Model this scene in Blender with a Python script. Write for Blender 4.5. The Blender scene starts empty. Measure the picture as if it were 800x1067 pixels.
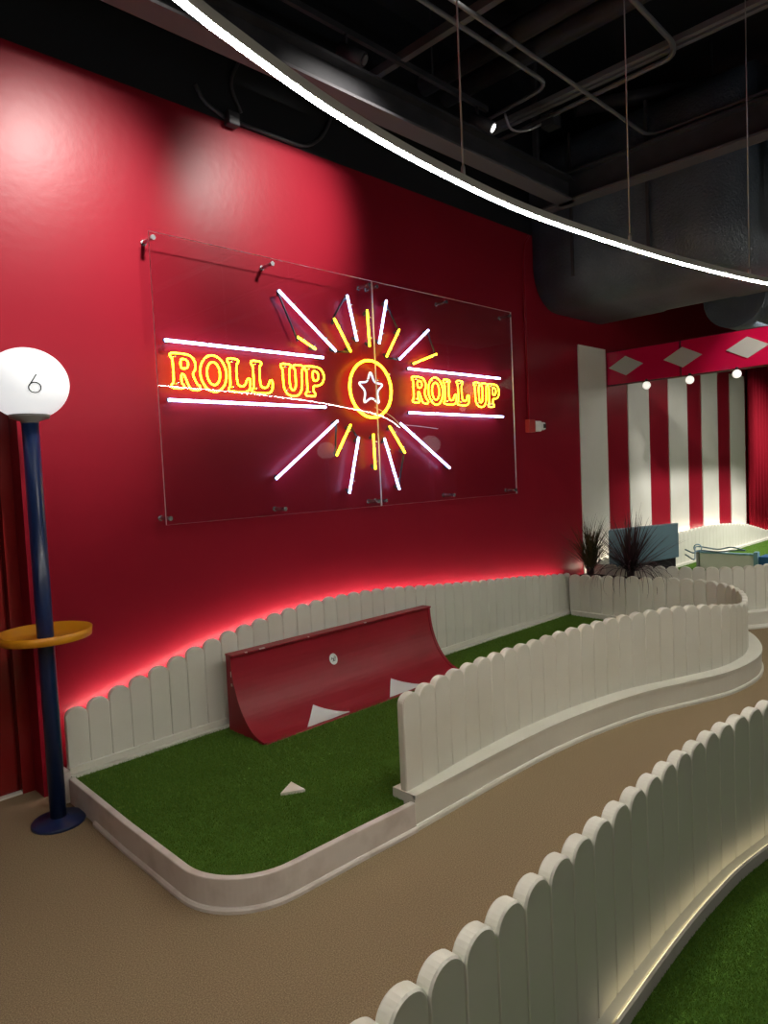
import bpy, math, random
from mathutils import Vector, Matrix, Quaternion
random.seed(7)
sc = bpy.context.scene
COL = sc.collection
PI = math.pi

# ---------------------------------------------------------------- materials
def mat(name, col, rough=.5, metal=0., spec=.5, noise=None, bump=None, emit=None, coat=0.):
    m = bpy.data.materials.new(name); m.use_nodes = True
    nt = m.node_tree; b = nt.nodes['Principled BSDF']
    b.inputs['Base Color'].default_value = (*col, 1)
    b.inputs['Roughness'].default_value = rough
    b.inputs['Metallic'].default_value = metal
    b.inputs['Specular IOR Level'].default_value = spec
    b.inputs['Coat Weight'].default_value = coat
    tc = nt.nodes.new('ShaderNodeTexCoord')
    if noise:                                   # (scale, colour2, low, high)
        n = nt.nodes.new('ShaderNodeTexNoise'); n.inputs['Scale'].default_value = noise[0]
        n.inputs['Detail'].default_value = 5
        r = nt.nodes.new('ShaderNodeValToRGB')
        r.color_ramp.elements[0].position = noise[2]; r.color_ramp.elements[0].color = (*col, 1)
        r.color_ramp.elements[1].position = noise[3]; r.color_ramp.elements[1].color = (*noise[1], 1)
        nt.links.new(tc.outputs['Object'], n.inputs['Vector'])
        nt.links.new(n.outputs['Fac'], r.inputs['Fac'])
        nt.links.new(r.outputs['Color'], b.inputs['Base Color'])
    if bump:                                    # (scale, strength, distance)
        n2 = nt.nodes.new('ShaderNodeTexNoise'); n2.inputs['Scale'].default_value = bump[0]
        n2.inputs['Detail'].default_value = 3
        bp = nt.nodes.new('ShaderNodeBump'); bp.inputs['Strength'].default_value = bump[1]
        bp.inputs['Distance'].default_value = bump[2]
        nt.links.new(tc.outputs['Object'], n2.inputs['Vector'])
        nt.links.new(n2.outputs['Fac'], bp.inputs['Height'])
        nt.links.new(bp.outputs['Normal'], b.inputs['Normal'])
    if emit:                                    # (colour, strength)
        b.inputs['Emission Color'].default_value = (*emit[0], 1)
        b.inputs['Emission Strength'].default_value = emit[1]
    return m

def glass_mat(name, tint, gloss_rough=.0, ior=1.45):
    m = bpy.data.materials.new(name); m.use_nodes = True
    nt = m.node_tree; nt.nodes.clear()
    out = nt.nodes.new('ShaderNodeOutputMaterial')
    mix = nt.nodes.new('ShaderNodeMixShader'); fr = nt.nodes.new('ShaderNodeFresnel')
    ge = nt.nodes.new('ShaderNodeNewGeometry'); mm = nt.nodes.new('ShaderNodeMapRange')
    mm.inputs['To Min'].default_value = ior; mm.inputs['To Max'].default_value = 1/ior
    nt.links.new(ge.outputs['Backfacing'], mm.inputs['Value']); nt.links.new(mm.outputs['Result'], fr.inputs['IOR'])
    tr = nt.nodes.new('ShaderNodeBsdfTransparent'); tr.inputs['Color'].default_value = (*tint, 1)
    gl = nt.nodes.new('ShaderNodeBsdfGlossy'); gl.inputs['Roughness'].default_value = gloss_rough
    nt.links.new(fr.outputs[0], mix.inputs[0]); nt.links.new(tr.outputs[0], mix.inputs[1])
    nt.links.new(gl.outputs[0], mix.inputs[2]); nt.links.new(mix.outputs[0], out.inputs['Surface'])
    return m

M = {}
M['red_wall'] = mat('red_wall_paint', (.24, .0085, .020), .33, spec=.11, noise=(1.3, (.215, .0075, .018), .3, .7), bump=(22, .06, .01))
M['black_wall'] = mat('black_paint', (.014, .015, .018), .6, spec=.2)
M['black_steel'] = mat('black_painted_steel', (.032, .032, .038), .5, noise=(6, (.05, .05, .058), .35, .7))
M['grey_steel'] = mat('grey_painted_steel', (.125, .12, .13), .6, spec=.15)
M['duct'] = mat('black_duct_wrap', (.055, .070, .092), .45, spec=.5, noise=(3, (.09, .115, .145), .35, .7), bump=(55, .5, .02))
M['conduit'] = mat('dark_conduit', (.15, .15, .16), .4)
M['floor'] = mat('brown_speckled_carpet', (.20, .145, .085), .92, spec=.15, noise=(230, (.40, .30, .185), .36, .70), bump=(320, .35, .004))
M['white'] = mat('white_paint', (.70, .69, .61), .42, spec=.4, noise=(3, (.65, .64, .555), .4, .75), bump=(60, .05, .004))
M['white_worn'] = mat('scuffed_white_paint', (.66, .61, .56), .45, spec=.4, noise=(9, (.50, .44, .39), .48, .8), bump=(30, .1, .004))
M['white_stripe'] = mat('white_wall_paint', (.66, .65, .60), .5, noise=(2, (.6, .59, .53), .4, .7))
M['turf'] = mat('turf_backing', (.045, .11, .012), .95, spec=.1, noise=(180, (.09, .19, .024), .35, .7), bump=(260, .8, .008))
M['blade'] = mat('turf_blade', (.080, .160, .020), .75, spec=.15, noise=(70, (.165, .275, .04), .3, .75))
M['red_ramp'] = mat('red_gloss_paint', (.30, .009, .022), .44, spec=.4, noise=(2.5, (.25, .007, .015), .4, .7))
M['chip'] = mat('chipped_paint', (.7, .62, .58), .6)
M['sticker'] = mat('white_sticker', (.72, .75, .74), .5)
M['marker'] = mat('off_white_marker', (.78, .74, .66), .6)
M['ink'] = mat('grey_ink', (.10, .11, .11), .5)
M['blue'] = mat('navy_paint', (.008, .022, .085), .3, spec=.5)
M['yellow'] = mat('yellow_paint', (.72, .30, .012), .35, spec=.5)
M['grey_plastic'] = mat('grey_plastic', (.22, .22, .22), .4)
M['globe'] = mat('opal_globe', (.8, .8, .8), .25, emit=((.96, .98, 1.), .66))
M['black_ink'] = mat('black_ink', (.01, .01, .01), .5)
M['led_ring'] = mat('led_diffuser', (.9, .9, .9), .4, emit=((1., .95, .84), 190))
M['alu'] = mat('white_profile', (.72, .72, .68), .45)
M['wire'] = mat('steel_wire', (.45, .45, .46), .35, metal=.7)
M['led_red'] = mat('led_strip', (.9, .9, .9), .5, emit=((1., .80, .72), 62))
M['led_warm'] = mat('warm_led_strip', (.9, .9, .9), .5, emit=((1., .84, .5), 2.3))
M['led_far'] = mat('far_led_strip', (.9, .9, .9), .5, emit=((1., .88, .72), 26))
M['glass'] = glass_mat('clear_acrylic', (.95, .95, .95))
M['edge'] = mat('acrylic_edge', (.92, .88, .88), .35)  # near-white colour stands in for light gathered in the clear edge
M['chrome'] = mat('steel_standoff', (.55, .55, .58), .25, metal=.9)
M['n_yel'] = mat('neon_yellow', (.9, .7, .1), .3, emit=((.78, .66, .012), 18))
M['n_yel2'] = mat('neon_amber', (.9, .6, .1), .3, emit=((.85, .62, .012), 17))
M['n_wht'] = mat('neon_white', (.9, .9, .9), .3, emit=((.40, .52, 1.), 15))
M['n_blu'] = mat('neon_pale_blue', (.8, .85, .95), .3, emit=((.50, .70, 1.), 1.7))
M['n_blk'] = mat('neon_blockout', (.012, .012, .014), .4)
M['rubber'] = mat('dark_electrode_cap', (.03, .03, .035), .5)
M['cable'] = mat('white_line', (.7, .62, .62), .4)
M['device_red'] = mat('alarm_red', (.42, .03, .03), .35)
M['device_white'] = mat('alarm_clear', (.75, .75, .75), .2)
M['valance'] = mat('glossy_red_acrylic', (.60, .006, .06), .06, spec=.6, coat=.4)
M['valance_edge'] = mat('dark_red_edge', (.06, .004, .01), .4)
M['diamond'] = mat('pale_grey_board', (.52, .52, .48), .5)
M['bulb'] = mat('opal_bulb', (.8, .8, .8), .3, emit=((1., .95, .85), .9))
M['curtain'] = mat('red_curtain', (.30, .006, .02), .8, spec=.1)
M['ltblue'] = mat('light_blue_paint', (.20, .36, .44), .5)
M['blue2'] = mat('mid_blue_paint', (.02, .10, .26), .5)
M['cord'] = mat('blue_grey_cord', (.10, .17, .21), .7)
M['dark'] = mat('dark_rubber', (.015, .015, .016), .6)
M['leaf_d'] = mat('dark_purple_leaf', (.026, .014, .018), .4, noise=(5, (.10, .03, .04), .45, .75))
M['leaf_g'] = mat('olive_leaf', (.045, .050, .016), .5, noise=(5, (.11, .075, .035), .4, .7))
M['soil'] = mat('dark_soil', (.03, .022, .016), .95)
M['foil'] = mat('silver_foil', (.75, .76, .78), .25, metal=.85, bump=(30, .4, .02))
M['lens'] = mat('lit_lens', (.9, .9, .9), .3, emit=((1., .97, .9), 4))
M['door_red'] = mat('red_gloss_door', (.22, .012, .012), .22, spec=.5)

# ---------------------------------------------------------------- mesh builder
class MB:
    def __init__(s): s.v = []; s.f = []; s.mi = []; s.sm = []
    def add(s, vs, fs, mi=0, smooth=False):
        o = len(s.v); s.v += [tuple(p) for p in vs]
        for f in fs: s.f.append(tuple(i + o for i in f)); s.mi.append(mi); s.sm.append(smooth)
        return s
    def box(s, a, b, mi=0):
        (x0, y0, z0), (x1, y1, z1) = a, b
        v = [(x0,y0,z0),(x1,y0,z0),(x1,y1,z0),(x0,y1,z0),(x0,y0,z1),(x1,y0,z1),(x1,y1,z1),(x0,y1,z1)]
        return s.add(v, [(0,3,2,1),(4,5,6,7),(0,1,5,4),(1,2,6,5),(2,3,7,6),(3,0,4,7)], mi)
    def tube(s, pts, r, closed=False, n=8, mi=0, caps=True):
        pts = [Vector(p) for p in pts]; N = len(pts)
        rs = r if isinstance(r, (list, tuple)) else [r] * N
        def tan(i):
            if closed: a, b = pts[(i - 1) % N], pts[(i + 1) % N]
            else: a, b = pts[max(i - 1, 0)], pts[min(i + 1, N - 1)]
            d = b - a
            return d.normalized() if d.length > 1e-9 else Vector((0, 0, 1))
        t0 = tan(0); up = Vector((0, 0, 1)) if abs(t0.z) < .9 else Vector((1, 0, 0))
        nrm = (up - t0 * up.dot(t0)).normalized()
        vs = []
        for i in range(N):
            t = tan(i)
            nrm = nrm - t * nrm.dot(t)
            nrm = nrm.normalized() if nrm.length > 1e-6 else t.orthogonal().normalized()
            bi = t.cross(nrm)
            for k in range(n):
                a = 2 * PI * k / n
                vs.append(pts[i] + (nrm * math.cos(a) + bi * math.sin(a)) * rs[i])
        fs = []
        for i in range(N if closed else N - 1):
            j = (i + 1) % N
            for k in range(n):
                l = (k + 1) % n
                fs.append((i*n+k, i*n+l, j*n+l, j*n+k))
        s.add(vs, fs, mi, True)
        if not closed and caps:
            o = len(s.v) - len(vs)
            s.f.append(tuple(o + k for k in reversed(range(n)))); s.mi.append(mi); s.sm.append(False)
            s.f.append(tuple(o + (N-1)*n + k for k in range(n))); s.mi.append(mi); s.sm.append(False)
        return s
    def lathe(s, prof, n=40, c=(0, 0, 0), mi=0, smooth=True):
        vs = []; fs = []
        for (r, z) in prof:
            for k in range(n):
                a = 2*PI*k/n; vs.append((c[0]+r*math.cos(a), c[1]+r*math.sin(a), c[2]+z))
        for i in range(len(prof)-1):
            for k in range(n):
                l = (k+1) % n; fs.append((i*n+k, i*n+l, (i+1)*n+l, (i+1)*n+k))
        fs.append(tuple(reversed(range(n)))); fs.append(tuple((len(prof)-1)*n+k for k in range(n)))
        return s.add(vs, fs, mi, smooth)
    def sweep(s, path, prof, mi=0, closed_prof=True, mis=None, zoff=None):
        """prof: (offset along left normal, z). path: list of (x, y)."""
        nr = normals(path); n = len(prof); vs = []
        for i, (p, q) in enumerate(zip(path, nr)):
            dz = zoff[i] if zoff else 0
            for (o, z) in prof: vs.append((p[0]+q[0]*o, p[1]+q[1]*o, z + dz))
        o0 = len(s.v); s.v += vs
        for i in range(len(path)-1):
            for k in range(n if closed_prof else n-1):
                l = (k+1) % n
                s.f.append((o0+i*n+k, o0+(i+1)*n+k, o0+(i+1)*n+l, o0+i*n+l))
                s.mi.append(mis[k] if mis else mi); s.sm.append(False)
        if closed_prof:
            s.f.append(tuple(o0+k for k in range(n))); s.mi.append(mi); s.sm.append(False)
            e = o0+(len(path)-1)*n
            s.f.append(tuple(e+k for k in reversed(range(n)))); s.mi.append(mi); s.sm.append(False)
        return s
    def ngon(s, pts, z0, z1, mi=0):
        n = len(pts)
        vs = [(x, y, z0) for x, y in pts] + [(x, y, z1) for x, y in pts]
        fs = [tuple(reversed(range(n))), tuple(range(n, 2*n))] + [(k, (k+1) % n, n+(k+1) % n, n+k) for k in range(n)]
        return s.add(vs, fs, mi)
    def build(s, name, mats, parent=None, loc=None, smooth=False, bevel=0):
        me = bpy.data.meshes.new(name)
        org = Vector(loc) if loc else None
        vs = [tuple(Vector(v) - org) for v in s.v] if org else s.v
        me.from_pydata(vs, [], s.f)
        mats = mats if isinstance(mats, (list, tuple)) else [mats]
        for m in mats: me.materials.append(M[m] if isinstance(m, str) else m)
        me.polygons.foreach_set('material_index', s.mi)
        me.polygons.foreach_set('use_smooth', [bool(x or smooth) for x in s.sm])
        me.validate(); me.update()
        import bmesh
        bm = bmesh.new(); bm.from_mesh(me); bmesh.ops.recalc_face_normals(bm, faces=bm.faces); bm.to_mesh(me); bm.free()
        o = bpy.data.objects.new(name, me); COL.objects.link(o)
        if org: o.location = org
        if parent is not None:
            o.parent = parent
            q = parent; base = Vector((0, 0, 0))
            while q is not None: base = base+Vector(q.location); q = q.parent
            if org is not None: o.location = org-base
            else: me.transform(Matrix.Translation(-base))
        if bevel:
            b = o.modifiers.new('bevel', 'BEVEL'); b.width = bevel; b.segments = 2; b.limit_method = 'ANGLE'
        return o

def tag(o, label, cat, group=None, kind=None):
    o['label'] = label; o['category'] = cat
    if group: o['group'] = group
    if kind: o['kind'] = kind
    return o
def thing(name, label, cat, loc=(0, 0, 0), group=None):
    o = bpy.data.objects.new(name, None); COL.objects.link(o); o.location = loc
    o.empty_display_size = .1
    return tag(o, label, cat, group)
def struct(o): o['kind'] = 'structure'; return o

# ---------------------------------------------------------------- paths
def normals(path):
    out = []
    for i in range(len(path)):
        a = path[max(i-1, 0)]; b = path[min(i+1, len(path)-1)]
        dx, dy = b[0]-a[0], b[1]-a[1]; l = math.hypot(dx, dy) or 1
        out.append((-dy/l, dx/l))
    return out
def spline(ctrl, step=.02):
    """Catmull-Rom through ctrl (tuples of any length), resampled by plan arc length."""
    P = [Vector(c) for c in ctrl]; dense = []
    for i in range(len(P)-1):
        p0 = P[i-1] if i > 0 else P[0]*2-P[1]
        p1, p2 = P[i], P[i+1]
        p3 = P[i+2] if i+2 < len(P) else P[-1]*2-P[-2]
        for k in range(40):
            t = k/40
            dense.append(.5*((2*p1)+(p2-p0)*t+(2*p0-5*p1+4*p2-p3)*t*t+(3*p1-p0-3*p2+p3)*t*t*t))
    dense.append(P[-1])
    return resample(dense, step)
def resample(dense, step):
    L = [0]
    for a, b in zip(dense, dense[1:]): L.append(L[-1]+math.hypot(b[0]-a[0], b[1]-a[1]))
    n = max(1, round(L[-1]/step)); out = []; j = 0
    for i in range(n+1):
        d = L[-1]*i/n
        while j < len(L)-2 and L[j+1] < d: j += 1
        t = (d-L[j])/((L[j+1]-L[j]) or 1)
        out.append(tuple(dense[j][k]*(1-t)+dense[j+1][k]*t for k in range(len(dense[j]))))
    return out
def offset(path, d):
    return [(p[0]+q[0]*d, p[1]+q[1]*d) for p, q in zip(path, normals(path))]
def interp(tab, x):
    if x <= tab[0][0]: return tab[0][1]
    for (a, va), (b, vb) in zip(tab, tab[1:]):
        if x <= b: 
            t = (x-a)/(b-a); t = t*t*(3-2*t) if False else t
            return va*(1-t)+vb*t
    return tab[-1][1]

# ---------------------------------------------------------------- camera
RM = Matrix(((.7107, .0705, -.7), (-.7021, .0076, -.7121), (-.0449, .9975, .0549)))
cam = bpy.data.cameras.new('camera'); co = bpy.data.objects.new('camera', cam); COL.objects.link(co)
Xc = RM.col[0].normalized(); Yc = (RM.col[1] - Xc*Xc.dot(RM.col[1])).normalized(); Zc = Xc.cross(Yc)
Rm = Matrix((Xc, Yc, Zc)).transposed()
co.matrix_world = Matrix.Translation((0, 0, 1.55)) @ Rm.to_4x4()
cam.sensor_fit = 'VERTICAL'; cam.sensor_height = 36; cam.sensor_width = 36*800/1067
cam.lens = 720/1067*36; cam.clip_start = .02
sc.camera = co

# ---------------------------------------------------------------- the setting
W = 3.67                                         # the red wall's face
struct(MB().box((-4, -6, -.1), (16, 3.98, 0)).build('floor', 'floor'))
struct(MB().box((-4, -6, 5.0), (16, 3.98, 5.1)).build('ceiling', 'black_wall'))
mb = MB()
mb.box((1.12, W, 0), (16, 3.98, 3.72), 0).box((-4, W, 2.13), (1.12, 3.98, 3.72), 0).box((-4, W, 0), (-.15, 3.98, 2.13), 0)
mb.box((-4, W, 3.72), (16, 3.98, 5.0), 1)
wall = struct(mb.build('wall_back', ['red_wall', 'black_wall']))
struct(MB().box((16, -6, 0), (16.1, 3.98, 5.0)).build('wall_right', 'black_wall'))
struct(MB().box((-4.1, -6, 0), (-4, 3.98, 5.0)).build('wall_left', 'red_wall'))
# recessed red door left of the lamp
mb = MB().box((-.15, 3.86, 0), (1.12, 3.98, 2.13))
d = struct(mb.build('door_1', 'door_red'))
MB().box((-.11, 3.835, .012), (1.045, 3.86, 2.09)).build('door_leaf', 'door_red', d)
MB().box((-.15, 3.805, 0), (1.06, 3.835, .011)).build('threshold', 'marker', d)
MB().box((1.06, 3.80, .0), (1.12, 3.86, 2.13)).box((-.15, 3.80, 0), (-.10, 3.86, 2.13)).box((-.1, 3.80, 2.095), (1.06, 3.86, 2.13)).build('door_frame', 'door_red', d)
# white painted stripes behind the tent valance
for x0, x1 in ((6.49, 7.06), (7.565, 8.10), (8.66, 9.23), (9.72, 10.29), (10.79, 11.40)):
    z1 = 2.785
    MB().box((x0, W-.012, .0), (x1, W+.01, z1)).build('white_stripe', 'white_stripe', wall)

# ---------------------------------------------------------------- fences
def pickets(path, w, thick, ztop, zbase, parent, matn='white', depth=.052):
    """pickets along a plan path (front face); body towards the left normal by thick."""
    P = resample(path, w); nr = normals(P)
    for i in range(len(P)-1):
        a, b, na, nb = P[i], P[i+1], nr[i], nr[i+1]
        s = (i+.5)/(len(P)-1); zt = ztop((a[0]+b[0])/2, (a[1]+b[1])/2, s)
        ww = math.hypot(b[0]-a[0], b[1]-a[1]); c = .0042/ww
        g = .0009/ww; out = [(g, zbase), (1-g, zbase), (1-g, zt-depth)]
        K = 14
        for k in range(1, K):
            t = PI*k/K
            out.append((.5+.5*math.cos(t), zt-depth+depth*math.sin(t)**.85))
        out.append((g, zt-depth))
        ins = []
        for (u, z) in out:
            zz = z if z == zbase else z-.0035
            ins.append((.5+(u-.5)*(1-2*c), zz))
        def pos(u, z, d):
            x = a[0]*(1-u)+b[0]*u; y = a[1]*(1-u)+b[1]*u
            nx = na[0]*(1-u)+nb[0]*u; ny = na[1]*(1-u)+nb[1]*u
            return (x+nx*d, y+ny*d, z)
        n = len(out); vs = []
        vs += [pos(u, z, 0) for u, z in ins] + [pos(u, z, .005) for u, z in out]
        vs += [pos(u, z, thick-.005) for u, z in out] + [pos(u, z, thick) for u, z in ins]
        fs = [tuple(range(n)), tuple(3*n+k for k in reversed(range(n)))]
        for r in range(3):
            for k in range(n):
                l = (k+1) % n; fs.append((r*n+k, r*n+l, (r+1)*n+l, (r+1)*n+k))
        MB().add(vs, fs).build('picket', matn, parent)

# fence along the red wall
fw = thing('picket_fence', 'long white scalloped picket fence against the red wall, glowing along its top', 'fence', (3.6, 3.55, 0))
TOPW = [(1.2,.445),(1.3,.452),(1.45,.495),(1.63,.535),(1.93,.615),(2.18,.668),(2.4,.700),(2.65,.730),(2.93,.745),(3.2,.742),(3.5,.727),(4.05,.672),(4.6,.625),(5.16,.580),(5.6,.535),(6.05,.495)]
wp = resample([(1.205, 3.545), (6.02, 3.545)], .02)
pickets(wp, .112, .03, lambda x, y, s: interp(TOPW, x), .14, fw)
MB().sweep(wp, [(0,.0),(0,.125),(-.038,.125),(-.038,.0)]).build('plinth', 'white', fw)
MB().sweep(wp, [(.03,.0),(.03,.16),(-.014,.16),(-.014,.126),(0.0,.126),(0,0)]).build('base_rail', 'white', fw, bevel=.003)
mb = MB()
n = len(wp); 
for i in range(4, n-1, 2):
    j = min(i+2, n-1); x0, x1 = wp[i][0], wp[j][0]
    z0, z1 = interp(TOPW, x0)-.075, interp(TOPW, x1)-.075
    mb.box((x0, 3.576, (z0+z1)/2-.005), (x1, 3.581, (z0+z1)/2+.005))
st = mb.build('led_strip', 'led_red', fw); st['label'] = 'hidden light strip glowing along the fence top'

# S-curved fence round the hole
FF = [(2.105,2.078),(2.25,2.085),(2.45,2.10),(2.75,2.113),(3.10,2.110),(3.53,2.070),(3.97,1.985),(4.35,1.850),(4.75,1.715),(5.05,1.685),(5.28,1.705),(5.52,1.772),(5.76,1.885),(5.97,2.06),(6.06,2.30),(6.01,2.62),(5.93,3.0),(5.945,3.50)]
fpath = spline(FF, .02)
# top height by arc fraction, tabulated by control points
def arc_at(pt):
    best = min(range(len(fpath)), key=lambda i: (fpath[i][0]-pt[0])**2+(fpath[i][1]-pt[1])**2); return best/(len(fpath)-1)
TOPF = [(arc_at((x, y)), z) for x, y, z in ((2.19,2.085,.582),(2.35,2.09,.598),(2.75,2.11,.606),(3.16,2.105,.604),(3.59,2.06,.612),(4.02,1.975,.616),(4.35,1.85,.620),(4.57,1.78,.606),(4.8,1.71,.574),(5.05,1.685,.537),(5.28,1.705,.508),(5.76,1.885,.515),(6.06,2.3,.525),(6.0,2.62,.53),(5.93,3.0,.525),(5.945,3.5,.50))]
ff = thing('picket_fence', 'white scalloped picket fence snaking in an S beside the brown aisle and round the hole', 'fence', (3.6, 2.06, 0))
pickets(fpath, .1135, .038, lambda x, y, s: interp(TOPF, s), .145, ff)
PL = [(2.10,2.026),(2.364,2.026),(2.747,2.026),(3.163,2.012),(3.591,1.962),(4.02,1.872),(4.38,1.742),(4.70,1.638),(5.02,1.598),(5.29,1.618),(5.563,1.70),(5.86,1.86),(6.08,2.06),(6.16,2.30),(6.11,2.62),(6.03,3.0),(6.045,3.50)]
ppath = spline(PL, .02)
inner = [(2.10, 2.16)]+offset(fpath, .072)[6::3]
MB().ngon(ppath[::2]+[ppath[-1]]+[inner[-1]]+inner[::-1][1:], .0, .155).build('plinth', 'white', ff)
MB().sweep(ppath, [(.012,.1551),(.012,.138),(-.004,.138),(-.004,.1551)]).build('ledge_trim', 'white', ff)
MB().sweep(ppath, [(.001,.0),(-.011,.0),(-.011,.014),(-.005,.024),(.001,.026)]).build('base_moulding', 'white', ff)

# low curved kerb
kctrl = [(1.184, 3.50), (1.180, 3.25), (1.170, 2.85), (1.168, 2.42)] 
r = .30
for k in range(0, 13):
    a = PI + (PI/2)*k/12
    kctrl.append((1.168+r+r*math.cos(a), 2.345+r*math.sin(a)))
kctrl += [(1.8, 2.035), (2.10, 2.022)]
kpath = resample([(*p,) for p in kctrl], .02)
kb = thing('kerb', 'low white curved kerb edging the front corner of the green turf', 'kerb', (1.3, 2.3, 0))
MB().sweep(kpath, [(.0,.0),(.0,.125),(.03,.125),(.03,.0)]).build('kerb_board', 'white_worn', kb, bevel=.004)
MB().sweep([p for p in kpath if p[1] < 3.2], [(.0,.0),(-.011,.0),(-.011,.012),(-.005,.020),(.0,.022)]).build('base_moulding', 'white_worn', kb)
MB().box((1.14, 3.505, 0), (1.20, 3.60, .155)).build('end_block', 'white_worn', kb, bevel=.004)

# ---------------------------------------------------------------- turf
def inside(p, poly):
    c = False; j = len(poly)-1
    for i in range(len(poly)):
        if (poly[i][1] > p[1]) != (poly[j][1] > p[1]) and p[0] < (poly[j][0]-poly[i][0])*(p[1]-poly[i][1])/(poly[j][1]-poly[i][1])+poly[i][0]: c = not c
        j = i
    return c
def turf(name, poly, z, label, dens, h, seed, keep=None):
    rnd = random.Random(seed)
    t = thing(name, label, 'artificial turf', (sum(p[0] for p in poly)/len(poly), sum(p[1] for p in poly)/len(poly), 0))
    MB().ngon(poly, .0, z).build('turf_mat', 'turf', t)
    xs = [p[0] for p in poly]; ys = [p[1] for p in poly]
    x0, x1, y0, y1 = min(xs), max(xs), min(ys), max(ys)
    N = int((x1-x0)*(y1-y0)*dens); vs = []; fs = []
    for _ in range(N):
        x = rnd.uniform(x0, x1); y = rnd.uniform(y0, y1)
        if keep and not keep(x, y): continue
        if not inside((x, y), poly): continue
        a = rnd.uniform(0, 2*PI); w = h*.16; hh = h*rnd.uniform(.6, 1.15); l = hh*rnd.uniform(.1, .8); b = rnd.uniform(0, 2*PI)
        dx, dy = math.cos(a)*w, math.sin(a)*w
        o = len(vs); vs += [(x-dx, y-dy, z-.001), (x+dx, y+dy, z-.001), (x+math.cos(b)*l, y+math.sin(b)*l, z+hh)]
        fs.append((o, o+1, o+2))
    me = bpy.data.meshes.new('turf_pile'); me.from_pydata([(v[0]-t.location.x, v[1]-t.location.y, v[2]) for v in vs], [], fs); me.materials.append(M['blade'])
    o = bpy.data.objects.new('turf_pile', me); COL.objects.link(o); o.parent = t; o['kind'] = 'stuff'
    return t
main_poly = [p for p in offset(kpath, .028)][2:-3:2] + [(2.13, 2.115)] + offset(fpath, .04)[::4] + [(5.9, 3.50), (1.2, 3.505)]
turf('turf_mat_green', main_poly, .112, 'dark green turf of the hole with the red ramp', 26000, .011, 1,
     keep=lambda x, y: y > 1.9+ (.55 if x > 2.3 else 0) and not (x > 4.2 and y < 2.9))

# near fence by the camera
NF = [(.55,.808),(.73,.824),(1.1,.838),(1.35,.850),(1.6,.862),(1.85,.872),(2.06,.876),(2.25,.873),(2.44,.864),(2.68,.834),(2.84,.810),(3.2,.735),(3.7,.60),(4.2,.44)]
npath = spline(NF, .02)
nf = thing('picket_fence', 'nearest white picket fence at lower right, shaded side lit at its foot', 'fence', (2, .87, 0))
pickets(npath, .1105, .038, lambda x, y, s: .635, .135, nf)
MB().sweep(npath, [(.115,.0),(.115,.14),(-.030,.14),(-.030,.0)]).build('plinth', 'white', nf, bevel=.003)
MB().sweep(npath, [(-.042,.0),(-.042,.153),(-.052,.153),(-.052,.0)]).build('edge_board', 'white_worn', nf)
o = MB().sweep([p for p in npath if p[0] > 1.55], [(-.0415,.141),(-.0415,.150),(-.039,.150),(-.039,.141)]).build('led_strip', 'led_warm', nf); o['label'] = 'hidden warm light strip at the foot of the nearest fence'
ni = offset(npath, -.052)
turf('turf_mat_green', [(x, y) for x, y in ni[::3]] + [(4.6, -1.2), (1.0, -1.2), (.6, .7)], .112,
     'dark green turf in the bottom right corner behind the nearest fence', 60000, .009, 2,
     keep=lambda x, y: .95 < x < 4.0 and y > .0 and x > 1.2+ (0.8-y)*.3)

# fence of the hole behind, and the fence under the stripes
BF = [(6.30,3.45),(6.36,3.1),(6.44,2.7),(6.56,2.38),(6.74,2.18),(6.98,2.05),(7.4,1.90),(8.0,1.72),(8.8,1.55)]
bpath = spline(BF, .02)
bf = thing('picket_fence', 'white picket fence behind the plants, edging the far hole at the right', 'fence', (6.8, 2.2, 0))
pickets(bpath, .1135, .038, lambda x, y, s: .56, .135, bf)
MB().sweep(bpath, [(.06,.0),(.06,.15),(-.09,.15),(-.09,.0)]).build('plinth', 'white', bf, bevel=.004)
MB().sweep(bpath, [(-.089,.0),(-.11,.0),(-.11,.018),(-.10,.034),(-.089,.038)]).build('base_moulding', 'white', bf)
TOPB = [(6.5,.55),(7.5,.62),(8.46,.665),(9.4,.68),(10.0,.655),(10.43,.628),(11.06,.561),(11.5,.48),(11.9,.40),(13,.36)]
sp = resample([(6.42, 3.52), (13.4, 3.52)], .02)
sf = thing('picket_fence', 'far white picket fence below the red and white stripes', 'fence', (9.6, 3.52, 0))
pickets(sp, .12, .03, lambda x, y, s: interp(TOPB, x), .2, sf)
MB().sweep(sp, [(.03,.0),(.03,.28),(-.04,.28),(-.04,.0)]).build('plinth', 'white', sf, bevel=.004)
mb = MB()
for i in range(0, len(sp)-3, 3):
    x0, x1 = sp[i][0], sp[i+3][0]; z = interp(TOPB, (x0+x1)/2)-.07
    mb.box((x0, 3.552, z-.005), (x1, 3.558, z+.005))
mb.build('led_strip', 'led_far', sf)
far_poly = offset(bpath, .045)[::4] + [(12.5, 1.5), (13.4, 3.49), (6.4, 3.49)]
turf('turf_mat_green', far_poly, .25, 'bright green turf of the far hole below the stripes', 1500, .014, 3, keep=lambda x, y: x > 7 and y > 1.8)

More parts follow.
